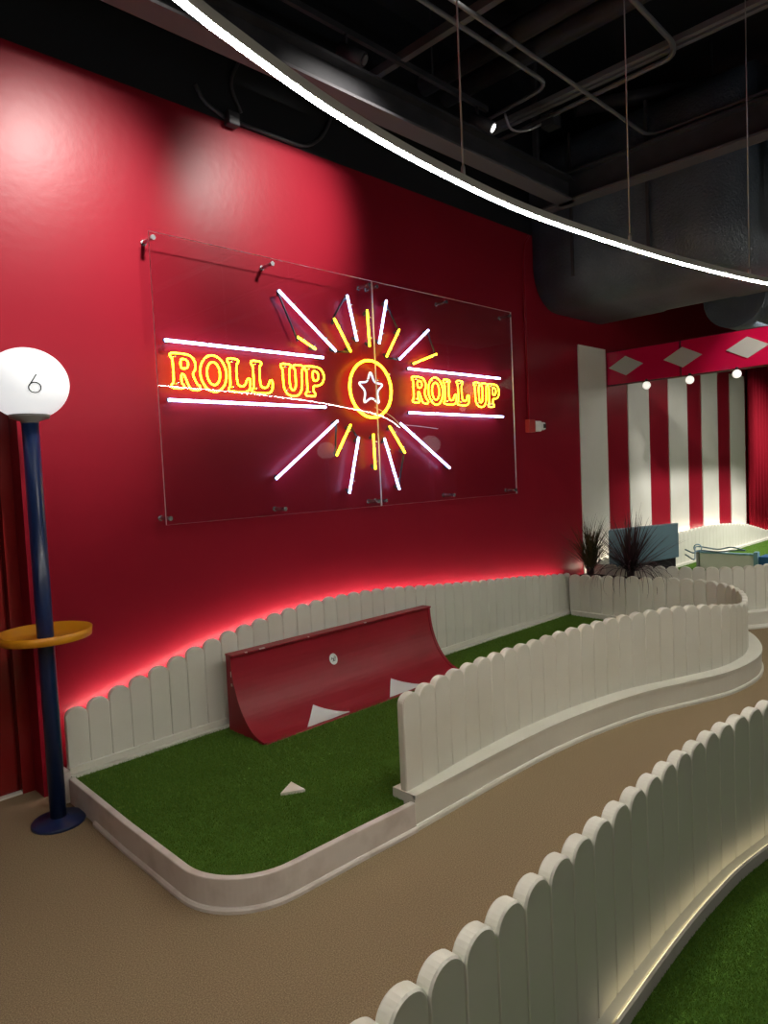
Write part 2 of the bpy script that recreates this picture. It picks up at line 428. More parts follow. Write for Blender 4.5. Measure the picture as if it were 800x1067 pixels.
# ---------------------------------------------------------------- the quarter-pipe ramp
RX0, RX1, RB, RF, RZ0, RZ1 = 2.08, 3.77, 3.470, 3.105, .112, .560
def surf(t, off=0):                              # t: 0 at the foot, 1 at the top
    a = t*PI/2
    return (RF+.305*math.sin(a)-off*math.cos(PI/2-a)*.9, RZ0+.006+.436*(1-math.cos(a))+off*math.cos(a))
rp = thing('quarter_pipe_ramp', 'red curved quarter pipe ramp with white triangles standing on the turf', 'ramp', (2.92, 3.3, .112))
K = 20
body = [(RB, RZ0), (RF-.004, RZ0)] + [surf(k/K) for k in range(K+1)] + [(RF+.305, RZ1-.012), (RB, RZ1-.012)]
n = len(body)
mb = MB(); vs = [(RX0, y, z) for y, z in body] + [(RX1, y, z) for y, z in body]
mb.add(vs, [tuple(range(n)), tuple(n+k for k in reversed(range(n)))]); 
for k in range(n):
    l = (k+1) % n; mb.add([vs[k], vs[l], vs[n+l], vs[n+k]], [(0,1,2,3)], 0, False)
o = mb.build('ramp_body', 'red_ramp', rp)
MB().box((RX0-.006, RF+.285, RZ1-.012), (RX1+.006, RB, RZ1)).build('top_cap', 'red_ramp', rp, bevel=.004)
for x0, x1 in ((RX0-.010, RX0+.014), (RX1-.014, RX1+.010)):
    rim = [surf(k/K, .006) for k in range(K+1)]
    rim2 = [(y+.012, z-.014) for y, z in reversed(rim)]
    pr = rim+rim2; m_ = len(pr); mb = MB()
    vs = [(x0, y, max(z, RZ0)) for y, z in pr]+[(x1, y, max(z, RZ0)) for y, z in pr]
    mb.add(vs, [tuple(range(m_)), tuple(m_+k for k in reversed(range(m_)))]+[(k, (k+1) % m_, m_+(k+1) % m_, m_+k) for k in range(m_)])
    mb.build('rim', 'red_ramp', rp)
def patch(xl_t, name, mname, off=.003):
    """triangle given by (x, t) corners laid on the curve"""
    (xa, ta), (xb, tb), (xc, tc_) = xl_t; R = 10; vs = []; fs = []; idx = {}
    for i in range(R+1):
        for j in range(R+1-i):
            u, v = i/R, j/R; x = xa+(xb-xa)*u+(xc-xa)*v; t = ta+(tb-ta)*u+(tc_-ta)*v
            y, z = surf(t, off); idx[i, j] = len(vs); vs.append((x, y, z))
    for i in range(R):
        for j in range(R-i):
            fs.append((idx[i, j], idx[i+1, j], idx[i, j+1]))
            if i+j < R-1: fs.append((idx[i+1, j], idx[i+1, j+1], idx[i, j+1]))
    o = MB().add(vs, fs).build(name, mname, rp)
    s_ = o.modifiers.new('thick', 'SOLIDIFY'); s_.thickness = .0025; s_.offset = 0
    return o
o = patch(((2.372, .03), (2.531, .34), (2.70, .03)), 'triangle_sticker', 'sticker'); o['label'] = 'white triangle at the foot of the ramp, left one'
o = patch(((3.045, .03), (3.197, .34), (3.385, .03)), 'triangle_sticker', 'sticker'); o['label'] = 'white triangle at the foot of the ramp, right one'
# round white decal with a small grey mark
def on_ramp(cx, ct, du, dv, off):
    y, z = surf(ct+dv/.58, off); return (cx+du, y, z)
mb = MB(); vs = [on_ramp(2.81, .735, 0, 0, .003)]+[on_ramp(2.81, .735, .032*math.cos(2*PI*k/24), .032*math.sin(2*PI*k/24), .003) for k in range(24)]
mb.add(vs, [(0, 1+k, 1+(k+1) % 24) for k in range(24)])
o = mb.build('round_decal', ['sticker'], rp); s_ = o.modifiers.new('thick', 'SOLIDIFY'); s_.thickness = .002; s_.offset = 0
mb = MB()
mb.tube([on_ramp(2.81, .735, -.018+.006*k, .012*math.sin(k*1.3)-.002, .005) for k in range(7)], .0025, n=5)
mb.tube([on_ramp(2.81, .735, -.010, -.014, .005), on_ramp(2.81, .735, .012, .016, .005)], .0022, n=5)
mb.build('decal_mark', 'ink', rp)
mb = MB()
for x, dz in ((2.16,.001),(2.26,.001),(2.275,.001),(2.62,.001),(3.1,.001)):
    mb.box((x, RF+.283, RZ1-.004), (x+random.uniform(.008,.03), RF+.294, RZ1+.001))
for dz in (.40, .385, .33): mb.box((RX0-.011, RF+.30, dz+.05), (RX0+.008, RF+.306, dz+.066))
mb.build('paint_chip', 'chip', rp)
# triangular tee marker on the turf
mk = MB().ngon([(1.876,2.612),(1.772,2.553),(1.870,2.498)], .1125, .126).build('triangle_marker', 'marker', loc=(1.84, 2.55, .1125))
tag(mk, 'small off-white triangle marker lying on the green turf before the ramp', 'marker')

# ---------------------------------------------------------------- lamp post with the number six
def lamp(x, y, label, number=True, group=None):
    t = thing('lamp_post', label, 'lamp', (x, y, 0), group)
    MB().lathe([(.118,.0),(.118,.010),(.113,.016),(.05,.020),(.042,.03)], 48, (x, y, 0)).build('base_plate', 'blue', t)
    MB().lathe([(.036,.02),(.036,1.852)], 32, (x, y, 0)).build('pole', 'blue', t)
    b = MB().lathe([(.036,.842),(.052,.842),(.052,.866),(.19,.866),(.197,.868),(.201,.905),(.197,.906),(.192,.873),(.036,.873)], 56, (x, y, 0)).build('drink_tray', 'yellow', t)
    MB().lathe([(.038,1.850),(.038,1.858),(.082,1.872),(.086,1.888),(.080,1.892)], 40, (x, y, 0)).build('globe_collar', 'grey_plastic', t)
    mb = MB(); R = .160; cz = 2.026
    prof = [(R*1.09*math.sin(a), -R*math.cos(a)) for a in [PI*(.16+.839*k/26) for k in range(27)]]
    mb.lathe(prof, 48, (x, y, cz)); g = mb.build('globe', 'globe', t)
    if number:
        d = (Vector((0, 0, 1.55))-Vector((x, y, cz))).normalized()
        d = Quaternion((0, 0, 1), .17) @ d
        rt = Vector((0, 0, 1)).cross(d).normalized(); up = d.cross(rt)
        def on(u, v):
            p = d*1.0+rt*u/R+up*v/R; p = p.normalized(); return Vector((x, y, cz))+p*(1/math.sqrt((p.x**2+p.y**2)/(1.09*R)**2+p.z**2/R**2)+.0012)
        s = .0026
        pts = [on(.0225*math.cos(a), -.013+.0205*math.sin(a)) for a in [2*PI*k/24 for k in range(24)]]
        m2 = MB().tube(pts, s, closed=True, n=6)
        m2.tube([on(-.0195, -.006), on(-.012, .008), on(-.002, .024), on(.008, .040)], s, n=6)
        m2.build('number_six', 'black_ink', t)
    return t
lamp(1.076, 3.345, 'blue lamp post with yellow tray and white globe numbered 6')

lamp(8.27, -2.72, 'blue lamp post whose white globe is mirrored in the sign panel, left of two reflections')
lamp(9.13, -.92, 'blue lamp post whose white globe is mirrored in the sign panel, right of two reflections')

# ---------------------------------------------------------------- the neon sign
sg = thing('neon_sign', 'clear panel sign with glowing ROLL UP neon letters, star and rays on red wall', 'sign', (3.49, 3.58, 1.32))
GY0, GY1 = 3.562, 3.572
def panel(x0, x1, z0, z1):
    mb = MB().box((x0, GY0, z0), (x1, GY1, z1))
    mb.mi = [1, 1, 0, 1, 0, 1]
    return mb.build('acrylic_panel', ['glass', 'edge'], sg)
panel(1.816, 3.4845, 1.322, 2.920); panel(3.4875, 5.178, 1.322, 2.920)
for x in (1.835, 2.62, 3.448, 3.522, 4.29, 5.11+.04):
    for z in (2.885, 1.357):
        mb = MB(); a = lambda r, y: [(x+r*math.cos(2*PI*k/16), y, z+r*math.sin(2*PI*k/16)) for k in range(16)]
        for r, y0, y1 in ((.014, GY0-.012, GY0), (.011, GY1, W+.002), (.016, W-.006, W+.002)):
            v = a(r, y0)+a(r, y1)
            mb.add(v, [tuple(range(16)), tuple(16+k for k in reversed(range(16)))]+[(k, (k+1) % 16, 16+(k+1) % 16, 16+k) for k in range(16)], 0, False)
        mb.build('standoff', 'chrome', sg)
NY = 3.608
def K_(p): return (p[0]*NY/3.545, 1.55+(p[1]-1.55)*NY/3.545)
def P3(p, y=NY): return (p[0], y, p[1])
def supports(mb_list, a, b):
    mb = MB()
    for t in (.22, .78):
        x, z = a[0]+(b[0]-a[0])*t, a[1]+(b[1]-a[1])*t
        mb.tube([(x, NY-.006, z), (x, GY1, z)], .004, n=6)
        mb.tube([(x-.010, NY-.008, z), (x+.010, NY-.008, z)], .003, n=6)
    return mb
def bar(a, b, m, name, r=.0095, cap=True):
    o = MB().tube([P3(a), P3(b)], r, n=10).build(name, m, sg)
    supports(None, a, b).build('tube_support', 'chrome', o)
    if cap:
        A, B = Vector(a), Vector(b); d = (B-A).normalized()
        for e, s in ((A, 1), (B, -1)):
            q = e+d*.0*s
            MB().tube([(q.x, NY+.004, q.y), (q.x+d.x*.03*s, NY+.040, q.y+d.y*.03*s)], .011, n=8).build('electrode_cap', 'rubber', o)
    return o
for a, b in (((1.862,2.336),(2.985,2.336)), ((1.862,2.010),(2.985,2.010)), ((3.805,2.325),(4.955,2.325)), ((3.795,1.998),(4.980,1.998))):
    bar(K_(a), K_(b), 'n_wht', 'white_neon_bar', .0088)
WR = [(K_(a), K_(b)) for a, b in [((2.649,2.7235),(3.101,2.388)),((3.225,2.779),(3.299,2.475)),((3.605,2.797),(3.513,2.480)),((4.050,2.635),(3.714,2.385)),
      ((2.555,1.550),(3.085,1.921)),((3.161,1.4285),(3.271,1.813)),((3.654,1.431),(3.522,1.807)),((4.239,1.574),(3.6945,1.9176))]]
YR = [(K_(a), K_(b)) for a, b in [((2.781,2.450),(2.927,2.385)),((3.098,2.6065),(3.236,2.397)),((3.409,2.704),(3.416,2.450)),((3.727,2.6025),(3.580,2.391)),((4.1335,2.460),(3.864,2.365)),
      ((3.061,1.6876),(3.202,1.8976)),((3.418,1.586),(3.415,1.836)),((3.732,1.6985),(3.579,1.8946))]]
for a, b in WR: bar(a, b, 'n_wht', 'white_neon_ray', .0082)
for a, b in YR: bar(a, b, 'n_yel2', 'yellow_neon_ray', .0074)
for a, b in ((WR[0][0],YR[0][0]),(WR[1][0],YR[1][0]),(WR[2][0],YR[3][0]),(WR[3][0],YR[4][0]),(WR[6][0],YR[7][0]),(YR[5][1],WR[5][1]),(WR[0][1],YR[1][1]),(WR[3][1],YR[3][1]),(WR[4][1],YR[5][0])):
    MB().tube([(a[0], NY+.014, a[1]), (b[0], NY+.014, b[1])], .0065, n=8).build('blacked_out_tube', 'n_blk', sg)
def chaikin(pts, it=1, q=.22):
    for _ in range(it):
        o = []
        for i in range(len(pts)):
            a, b = pts[i], pts[(i+1) % len(pts)]
            o += [(a[0]*(1-q)+b[0]*q, a[1]*(1-q)+b[1]*q), (a[0]*q+b[0]*(1-q), a[1]*q+b[1]*(1-q))]
        pts = o
    return pts
ell = lambda cx, cy, rx, ry, n=28: [(cx+rx*math.cos(2*PI*k/n), cy+ry*math.sin(2*PI*k/n)) for k in range(n)]
GL = {
 'R': [[(-.02,0),(.42,0),(.42,.10),(.34,.15),(.34,.42),(.44,.42),(.60,.06),(.68,-.02),(1.0,-.02),(1.0,.12),(.90,.14),(.74,.45),(.86,.56),(.88,.78),(.76,.94),(.58,1),(-.02,1),(-.02,.89),(.07,.85),(.07,.15),(-.02,.11)],
       [(.34,.58),(.34,.85),(.52,.85),(.61,.78),(.61,.65),(.52,.58)]],
 'O': [ell(.5,.5,.50,.54), ell(.5,.5,.25,.34)],
 'L': [[(0,0),(.93,0),(.99,.43),(.84,.43),(.72,.18),(.38,.18),(.38,.85),(.48,.89),(.48,1),(0,1),(0,.89),(.09,.85),(.09,.15),(0,.11)]],
 'U': [[(0,1),(.44,1),(.44,.89),(.36,.85),(.36,.30),(.43,.17),(.56,.17),(.63,.30),(.63,.85),(.55,.89),(.55,1),(1,1),(1,.89),(.91,.85),(.91,.26),(.78,.04),(.58,-.03),(.40,-.03),(.20,.04),(.08,.26),(.08,.85),(0,.89)]],
 'P': [[(0,0),(.47,0),(.47,.11),(.38,.15),(.38,.36),(.62,.36),(.82,.44),(.93,.60),(.93,.78),(.80,.94),(.60,1),(0,1),(0,.89),(.09,.85),(.09,.15),(0,.11)],
       [(.38,.53),(.38,.85),(.56,.85),(.65,.77),(.65,.61),(.56,.53)]],
}
def word(x0, side):
    h = .197; zb = 2.086; k_ = 1.0178; x0 *= k_
    for ch, dx, w in ((c, d_*k_, w_*k_) for c, d_, w_ in (('R',0,.172),('O',.178,.172),('L',.360,.158),('L',.524,.158),('U',.745,.180),('P',.935,.170))):
        mb = MB()
        for pts in GL[ch]:
            pts = chaikin(pts, 2) if ch != 'O' else pts
            mb.tube([(x0+dx+p[0]*w, NY, zb+p[1]*h) for p in pts], .0050, closed=True, n=8)
        o = mb.build('neon_letter', 'n_yel', sg)
        o['label'] = 'yellow neon letter %s of the %s ROLL UP' % (ch, side)
        sb = MB()
        for qx, qz in ((.1,.12),(.1,.88)):
            sb.tube([(x0+dx+qx*w, NY-.004, zb+qz*h), (x0+dx+qx*w, GY1, zb+qz*h)], .004, n=6)
        sb.build('tube_support', 'chrome', o)
word(1.890, 'left'); word(3.842, 'right')
CX, CZ = K_((3.412, 2.152))
mb = MB(); 
ringp = [(CX+.205*math.cos(a), NY, CZ+.203*math.sin(a)) for a in [2*PI*k/56 for k in range(56)]]
mb.tube(ringp, .0090, closed=True, n=8); o = mb.build('neon_circle', 'n_yel2', sg)
sb = MB()
for a in (.6, 2.5, 4.2, 5.6): sb.tube([(CX+.205*math.cos(a), NY-.006, CZ+.203*math.sin(a)), (CX+.205*math.cos(a), GY1, CZ+.203*math.sin(a))], .004, n=6)
sb.build('tube_support', 'chrome', o)
star = []
for k in range(10):
    a = PI/2+k*PI/5; r_ = .133 if k % 2 == 0 else .058
    star.append((CX+r_*math.cos(a), CZ+.0+r_*math.sin(a)))
o = MB().tube([P3(p) for p in chaikin(star, 2, .18)], .0068, closed=True, n=8).build('neon_star', 'n_blu', sg)
sb = MB()
for a in (.9, 2.3, 4.7): sb.tube([(CX+.08*math.cos(a), NY-.006, CZ+.08*math.sin(a)), (CX+.08*math.cos(a), GY1, CZ+.08*math.sin(a))], .004, n=6)
sb.build('tube_support', 'chrome', o)
mb = MB()
mb.tube([(p[0], GY1+.004, p[1]) for p in spline([(3.47,2.03),(3.60,1.985),(3.66,1.955),(3.72,1.91)], .03)], .0028, n=6)
mb.tube([(p[0], GY1+.004, p[1]) for p in spline([(3.75,1.91),(3.95,1.90),(4.15,1.885)], .03)], .0028, n=6)
mb.build('cable', 'cable', sg)  # two thin white lines just behind the panels

# ---------------------------------------------------------------- alarm and its conduit
al = thing('fire_alarm', 'small red fire alarm with clear strobe on the wall right of the sign', 'alarm', (5.57, W, 1.93))
MB().box((5.50, W-.05, 1.875), (5.60, W, 1.995)).build('red_box', 'device_red', al, bevel=.006)
MB().box((5.60, W-.055, 1.885), (5.71, W, 1.985)).build('strobe_lens', 'device_white', al, bevel=.015)
MB().box((5.71, W-.05, 1.90), (5.79, W, 1.975)).build('speaker_cone', 'device_white', al, bevel=.02)
MB().box((5.735, W-.054, 1.918), (5.77, W-.048, 1.957)).build('speaker_hole', 'black_ink', al)
cd = MB().tube([(5.545, W-.012, 1.99), (5.545, W-.012, 3.50), (5.57, W-.012, 3.62), (5.61, W-.04, 3.69)], .011, n=8).build('conduit', 'red_wall', loc=(5.55, W-.012, 1.99))
tag(cd, 'thin red painted conduit running up from the fire alarm', 'conduit')

# ---------------------------------------------------------------- tent valance over the far hole
va = thing('valance', 'glossy red valance with pale diamonds hanging over the far hole', 'valance', (7.1, 2.6, 2.4))
for y0, y1 in ((2.885, 3.665), (1.95, 2.865), (1.0, 1.93)):
    MB().box((7.1, y0, 2.405), (7.125, y1, 2.752)).build('valance_panel', 'valance', va, bevel=.003)
MB().box((7.126, 1.0, 2.395), (7.165, 3.665, 2.762)).build('valance_frame', 'valance_edge', va)
for y in (3.448, 2.848, 2.243, 1.64, 1.2):
    mb = MB(); pts = [(y-.19, 2.585), (y, 2.485), (y+.19, 2.585), (y, 2.687)]
    vs = [(7.088, a, b) for a, b in pts]+[(7.1, a, b) for a, b in pts]
    mb.add(vs, [(0,1,2,3),(7,6,5,4)]+[(k, (k+1) % 4, 4+(k+1) % 4, 4+k) for k in range(4)])
    mb.build('diamond', 'diamond', va)
for y in (3.222, 2.779, 2.338, 1.9, 1.46):
    o = MB().lathe([(.040*math.sin(PI*k/12)+.0001, -.040*math.cos(PI*k/12)) for k in range(13)], 20, (7.09, y, 2.350)).build('globe_bulb', 'bulb', va)
    MB().lathe([(.014,0),(.014,.03)], 12, (7.09, y, 2.385)).box((7.085, y-.008, 2.40), (7.11, y+.008, 2.415)).build('bulb_socket', 'dark', o)
for y in (1.2,): MB().tube([(7.146, y, 2.76), (7.146, y, 5.0)], .004, n=6).build('hanging_wire', 'wire', va)

# red curtain closing the stripes on the right
mb = MB(); vs = []; fs = []; N = 160
for i in range(N+1):
    x = 11.42+2.0*i/N; y = 3.60+.035*math.sin(i*.55)
    vs += [(x, y, .0), (x, y, 3.0)]
for i in range(N): fs.append((2*i, 2*i+2, 2*i+3, 2*i+1))
mb.add(vs, fs, 0, True); cu = mb.build('curtain', 'curtain', loc=(12.4, 3.6, 0))
s_ = cu.modifiers.new('thick', 'SOLIDIFY'); s_.thickness = .006
tag(cu, 'red pleated curtain at the right end of the striped wall', 'curtain')

# ---------------------------------------------------------------- plants in their trough
tr = thing('planter_trough', 'dark planter trough between the two curved fences', 'planter', (6.15, 3.15, 0))
MB().box((6.07, 2.78, 0), (6.205, 3.49, .46)).build('trough_body', 'dark', tr)
MB().box((6.08, 2.80, .46), (6.195, 3.48, .475)).build('soil', 'soil', tr)
def leaves(cx, cy, cz, n, L, spread, droop, wid, seed, arc=(0, 2*PI)):
    rnd = random.Random(seed); mb = MB()
    for _ in range(n):
        az = rnd.uniform(*arc); el = rnd.uniform(spread[0], spread[1]); l = L*rnd.uniform(.55, 1.0)
        d = rnd.uniform(*droop); w = wid*rnd.uniform(.7, 1.2); pts = []; S = 9
        p = Vector((cx+rnd.uniform(-.03, .03), cy+rnd.uniform(-.03, .03), cz)); e = el
        for k in range(S+1):
            pts.append(p.copy())
            p = p+Vector((math.cos(az)*math.cos(e), math.sin(az)*math.cos(e), math.sin(e)))*(l/S)
            e -= d/S*(.4+1.2*k/S)
        side = Vector((-math.sin(az), math.cos(az), 0)); vs = []; fs = []
        for k, q in enumerate(pts):
            ww = w*(1-(k/S)**1.6)*(.55+.45*min(1, k/2))+.0004
            up = Vector((math.cos(az)*.3, math.sin(az)*.3, -1))*ww*.35
            vs += [q-side*ww, q+up, q+side*ww]
        for k in range(S):
            a = 3*k; fs += [(a, a+3, a+4, a+1), (a+1, a+4, a+5, a+2)]
        mb.add(vs, fs, 0, True)
    return mb
def plant(name, label, x, y, z, m, specs, group):
    t = thing(name, label, 'plant', (x, y, z), None)
    mb = MB().tube([(x, y, z-.005), (x, y, z+.10)], .035, n=10); mb.build('stem', 'leaf_d', t)
    for sp_ in specs: leaves(x, y, z+.06, **sp_).build('foliage', m, t)
    return t
plant('spiky_plant', 'olive brown spiky grass plant nearer the red wall, left of the two', 6.135, 3.40, .475, 'leaf_g',
      [dict(n=90, L=.60, spread=(1.0, 1.5), droop=(.1, .9), wid=.0055, seed=3, arc=(2.9, 6.5)), dict(n=45, L=.52, spread=(1.25, 1.52), droop=(.0, .25), wid=.0055, seed=13), dict(n=32, L=.55, spread=(.75, 1.15), droop=(.1, .7), wid=.005, seed=17, arc=(2.5, 3.5)), dict(n=50, L=.56, spread=(.6, 1.2), droop=(.3, 1.2), wid=.005, seed=9, arc=(2.8, 6.4))], None)
plant('spiky_plant', 'dark purple spiky plant drooping over the white fence, right of the two', 6.135, 2.985, .475, 'leaf_d',
      [dict(n=110, L=.66, spread=(.5, 1.5), droop=(.0, .3), wid=.0085, seed=5),
       dict(n=36, L=.66, spread=(.35, .9), droop=(2.4, 3.6), wid=.006, seed=6, arc=(2.2, 4.9)),
       dict(n=14, L=.55, spread=(.2, .6), droop=(1.2, 2.2), wid=.005, seed=8, arc=(4.2, 5.4))], None)

# ---------------------------------------------------------------- far hole obstacles
bx = thing('blue_box', 'light blue box on dark wheels standing on the far turf behind the plants', 'box', (6.85, 3.15, .25))
o_ = Vector((6.722, 2.773)); ux = Vector((-.382, .924)); uy = Vector((.924, .382))      # along the face, away from the camera
def rot(p): q = o_+ux*p[0]+uy*p[1]; return (q.x, q.y, p[2])
prof = [(0, .615), (.65, .49), (.65, .878), (0, .937)]
vs = [rot((a, 0, b)) for a, b in prof]+[rot((a, .16, b)) for a, b in prof]
MB().add(vs, [(0,1,2,3),(7,6,5,4)]+[(k, (k+1) % 4, 4+(k+1) % 4, 4+k) for k in range(4)]).build('box_body', 'ltblue', bx, bevel=.004)
prof = [(.03, .46), (.62, .37), (.62, .48), (.03, .60)]
vs = [rot((a, .04, b)) for a, b in prof]+[rot((a, .13, b)) for a, b in prof]
MB().add(vs, [(0,1,2,3),(7,6,5,4)]+[(k, (k+1) % 4, 4+(k+1) % 4, 4+k) for k in range(4)]).build('chassis', 'dark', bx)
for dx, dy in ((.10, .02), (.50, .02), (.10, .145), (.50, .145)):
    mb = MB(); vs = []
    for s_ in (-.018, .018):
        for k in range(20):
            a = 2*PI*k/20; vs.append(rot((dx+.125*math.cos(a), dy+s_, .378+.125*math.sin(a))))
    mb.add(vs, [tuple(range(20)), tuple(20+k for k in reversed(range(20)))]+[(k, (k+1) % 20, 20+(k+1) % 20, 20+k) for k in range(20)])
    wh = mb.build('wheel', 'dark', bx)
    mb = MB(); vs = []
    for s_ in (-.022, .022):
        for k in range(16):
            a = 2*PI*k/16; vs.append(rot((dx+.06*math.cos(a), dy+s_, .378+.06*math.sin(a))))
    mb.add(vs, [tuple(range(16)), tuple(16+k for k in reversed(range(16)))]+[(k, (k+1) % 16, 16+(k+1) % 16, 16+k) for k in range(16)])
    mb.build('hub_cap', 'white', wh)
rb = thing('board_barrier', 'low white board barrier with a pale blue end post on the far turf', 'barrier', (8.4, 2.9, .25))
MB().box((8.40, 2.62, .25), (8.43, 3.22, .45)).build('board', 'white', rb, bevel=.003)
MB().box((8.385, 2.62, .445), (8.445, 3.22, .46)).build('top_rail', 'ltblue', rb)
MB().box((8.37, 2.575, .25), (8.45, 2.62, .485)).build('end_post', 'ltblue', rb, bevel=.004)
MB().box((8.385, 3.225, .25), (8.425, 3.255, .455)).build('ring_post', 'grey_plastic', rb)
MB().tube([(8.40+.0*k, 3.24+.045*math.cos(2*PI*k/20), .50+.045*math.sin(2*PI*k/20)) for k in range(20)], .007, closed=True, n=6).build('rope_ring', 'ltblue', rb)
bb = MB().box((8.36, 2.05, .25), (8.60, 2.565, .44)).build('blue_block', 'blue2', loc=(8.48, 2.3, .25), bevel=.01); tag(bb, 'dark blue block at the right edge on the far turf', 'block')
for k, lab in enumerate(('upper blue grey cord slung from the blue box to the board barrier', 'lower blue grey cord slung from the blue box to the board barrier')):
    z = .66-.05*k
    pts = spline([(6.95, 2.80, z), (7.5, 2.93, z-.10-.02*k), (8.38, 3.24, .52-.05*k), (8.37, 3.0, .50-.03*k), (8.37, 2.85, .53-.04*k), (8.37, 2.7, .50)], .03)
    c = MB().tube(pts, .008, n=6).build('cord', 'cord', loc=(7.5, 2.9, .5)); tag(c, lab, 'cord')

# ---------------------------------------------------------------- ring light
RZ = 2.43
ringpath = spline([(-2.2,-.6),(-1.0,.38),(-.3,.80),(.25,1.02),(.67,1.165),(.84,1.215),(1.16,1.29),(1.58,1.345),(2.1,1.37),(2.73,1.33),(3.29,1.265),(3.93,1.15),(4.5,1.0),(5.2,.77),(5.9,.45),(6.7,.05),(7.5,-.45),(8.5,-1.2),(9.7,-2.2)], .05)
rl = thing('curved_light', 'long curved white light line hanging on wires above the aisle', 'ceiling light', (2.1, 1.37, RZ))
MB().sweep(ringpath, [(-.009,RZ+.003),(-.009,RZ+.029),(.009,RZ+.029),(.009,RZ+.003)]).build('light_housing', 'alu', rl)
MB().sweep(ringpath, [(-.0062,RZ-.002),(-.0062,RZ+.003),(.0062,RZ+.003),(.0062,RZ-.002)]).build('light_diffuser', 'led_ring', rl)
for x in (.70, 1.74, 2.78, 3.78, 4.80, 6.6):
    x, y = min(ringpath, key=lambda p: abs(p[0]-x))
    MB().tube([(x, y, RZ+.026), (x, y, 5.0)], .0028, n=6).build('hanging_wire', 'wire', rl)
    MB().lathe([(.007,0),(.007,.025),(.003,.035)], 10, (x, y, RZ+.028)).build('wire_gripper', 'wire', rl)

# ---------------------------------------------------------------- steel, ducts and pipes overhead
def ibeam(name, a, b, z, h, fl, label):
    d = (Vector(b)-Vector(a)).normalized(); path = [a, b]
    mb = MB()
    mb.sweep(path, [(-fl/2,z),(fl/2,z),(fl/2,z+.018),(-fl/2,z+.018)], 1)
    mb.sweep(path, [(-.007,z+.018),(.007,z+.018),(.007,z+h-.018),(-.007,z+h-.018)], 0)
    mb.sweep(path, [(-fl/2,z+h-.018),(fl/2,z+h-.018),(fl/2,z+h),(-fl/2,z+h)], 0)
    o = mb.build(name, ['black_steel', 'grey_steel'], loc=((a[0]+b[0])/2, (a[1]+b[1])/2, z)); tag(o, label, 'beam'); return o
ibeam('steel_beam', (-3.9, 3.22), (5.62, 3.22), 3.85, .20, .15, 'steel beam running along the red wall under the black ceiling')
ibeam('steel_beam', (5.62, 3.62), (5.62, -5.9), 3.85, .25, .15, 'steel beam crossing the room above the big black duct')
ibeam('steel_beam', (9.5, 3.62), (9.5, -5.9), 4.45, .38, .15, 'far steel beam crossing at the upper right')
for x in (-2.0, 2.0, 5.62):
    pass
for x, lab in ((-3.4, 'black hanger rod of the wall beam, far left'), (1.22, 'black hanger rod of the wall beam above the light line'), (5.12, 'black hanger rod of the wall beam near the crossing beam')):
    o = MB().box((x-.02, 3.20, 4.05), (x+.02, 3.24, 5.0)).build('beam_hanger', 'black_steel', loc=(x, 3.22, 4.05)); tag(o, lab, 'hanger')
# sloping brace
o = MB().tube([(5.75, 3.2, 4.70), (6.3, 2.6, 4.80), (7.3, 1.4, 4.93)], .07, n=6).build('diagonal_brace', 'black_steel', loc=(6.3, 2.6, 4.55)); tag(o, 'diagonal steel brace rising behind the crossing beam', 'brace')
# big wrapped duct
def rrect(cx, cz, hx, hz, r, n=8):
    out = []
    for (sx, sz, a0) in ((1, 1, 0), (-1, 1, PI/2), (-1, -1, PI), (1, -1, 1.5*PI)):
        for k in range(n+1):
            a = a0+PI/2*k/n; out.append((cx+sx*(hx-r)+r*math.cos(a), cz+sz*(hz-r)+r*math.sin(a)))
    return out
dk = thing('air_duct', 'big black wrapped air duct meeting the red wall at upper right', 'air duct', (6.5, 2.9, 3.8))
pr = rrect(6.52, 3.83, .80, .785, .38)
n = len(pr); mb = MB(); ys = [W, 3.0, 2.99, 2.3, 2.29, 1.8]; gr = [0, 0, .012, .012, 0, 0]
vs = []
for y, g in zip(ys, gr): vs += [(6.52+(x-6.52)*(1-g), y, 3.83+(z-3.83)*(1-g)) for x, z in pr]
fs = [(i*n+k, i*n+(k+1) % n, (i+1)*n+(k+1) % n, (i+1)*n+k) for i in range(len(ys)-1) for k in range(n)]
fs += [tuple(reversed(range(n))), tuple((len(ys)-1)*n+k for k in range(n))]
mb.add(vs, fs, 0, True); mb.build('duct_body', 'duct', dk)
for y in (2.55, 3.25):
    mb = MB().box((5.700, y-.012, 3.25), (5.716, y+.012, 4.5)); mb.build('strap', 'black_steel', dk)
for y in (2.2, 3.1): MB().tube([(6.2, y, 4.6), (6.2, y, 5.0)], .01, n=6).build('hanger_rod', 'black_steel', dk)
d2 = thing('air_duct', 'dark round duct running off to the right behind the long light line', 'air duct', (7.3, 2.6, 3.2))
MB().tube([(7.37, 2.45, 3.14), (7.7, 2.42, 3.14), (9.5, 2.4, 3.14), (11.5, 2.4, 3.14)], .30, n=28).build('duct_body', 'duct', d2)
for x in (8.6, 10.6): MB().tube([(x, 2.42, 3.42), (x, 2.42, 5.0)], .01, n=6).build('hanger_rod', 'black_steel', d2)

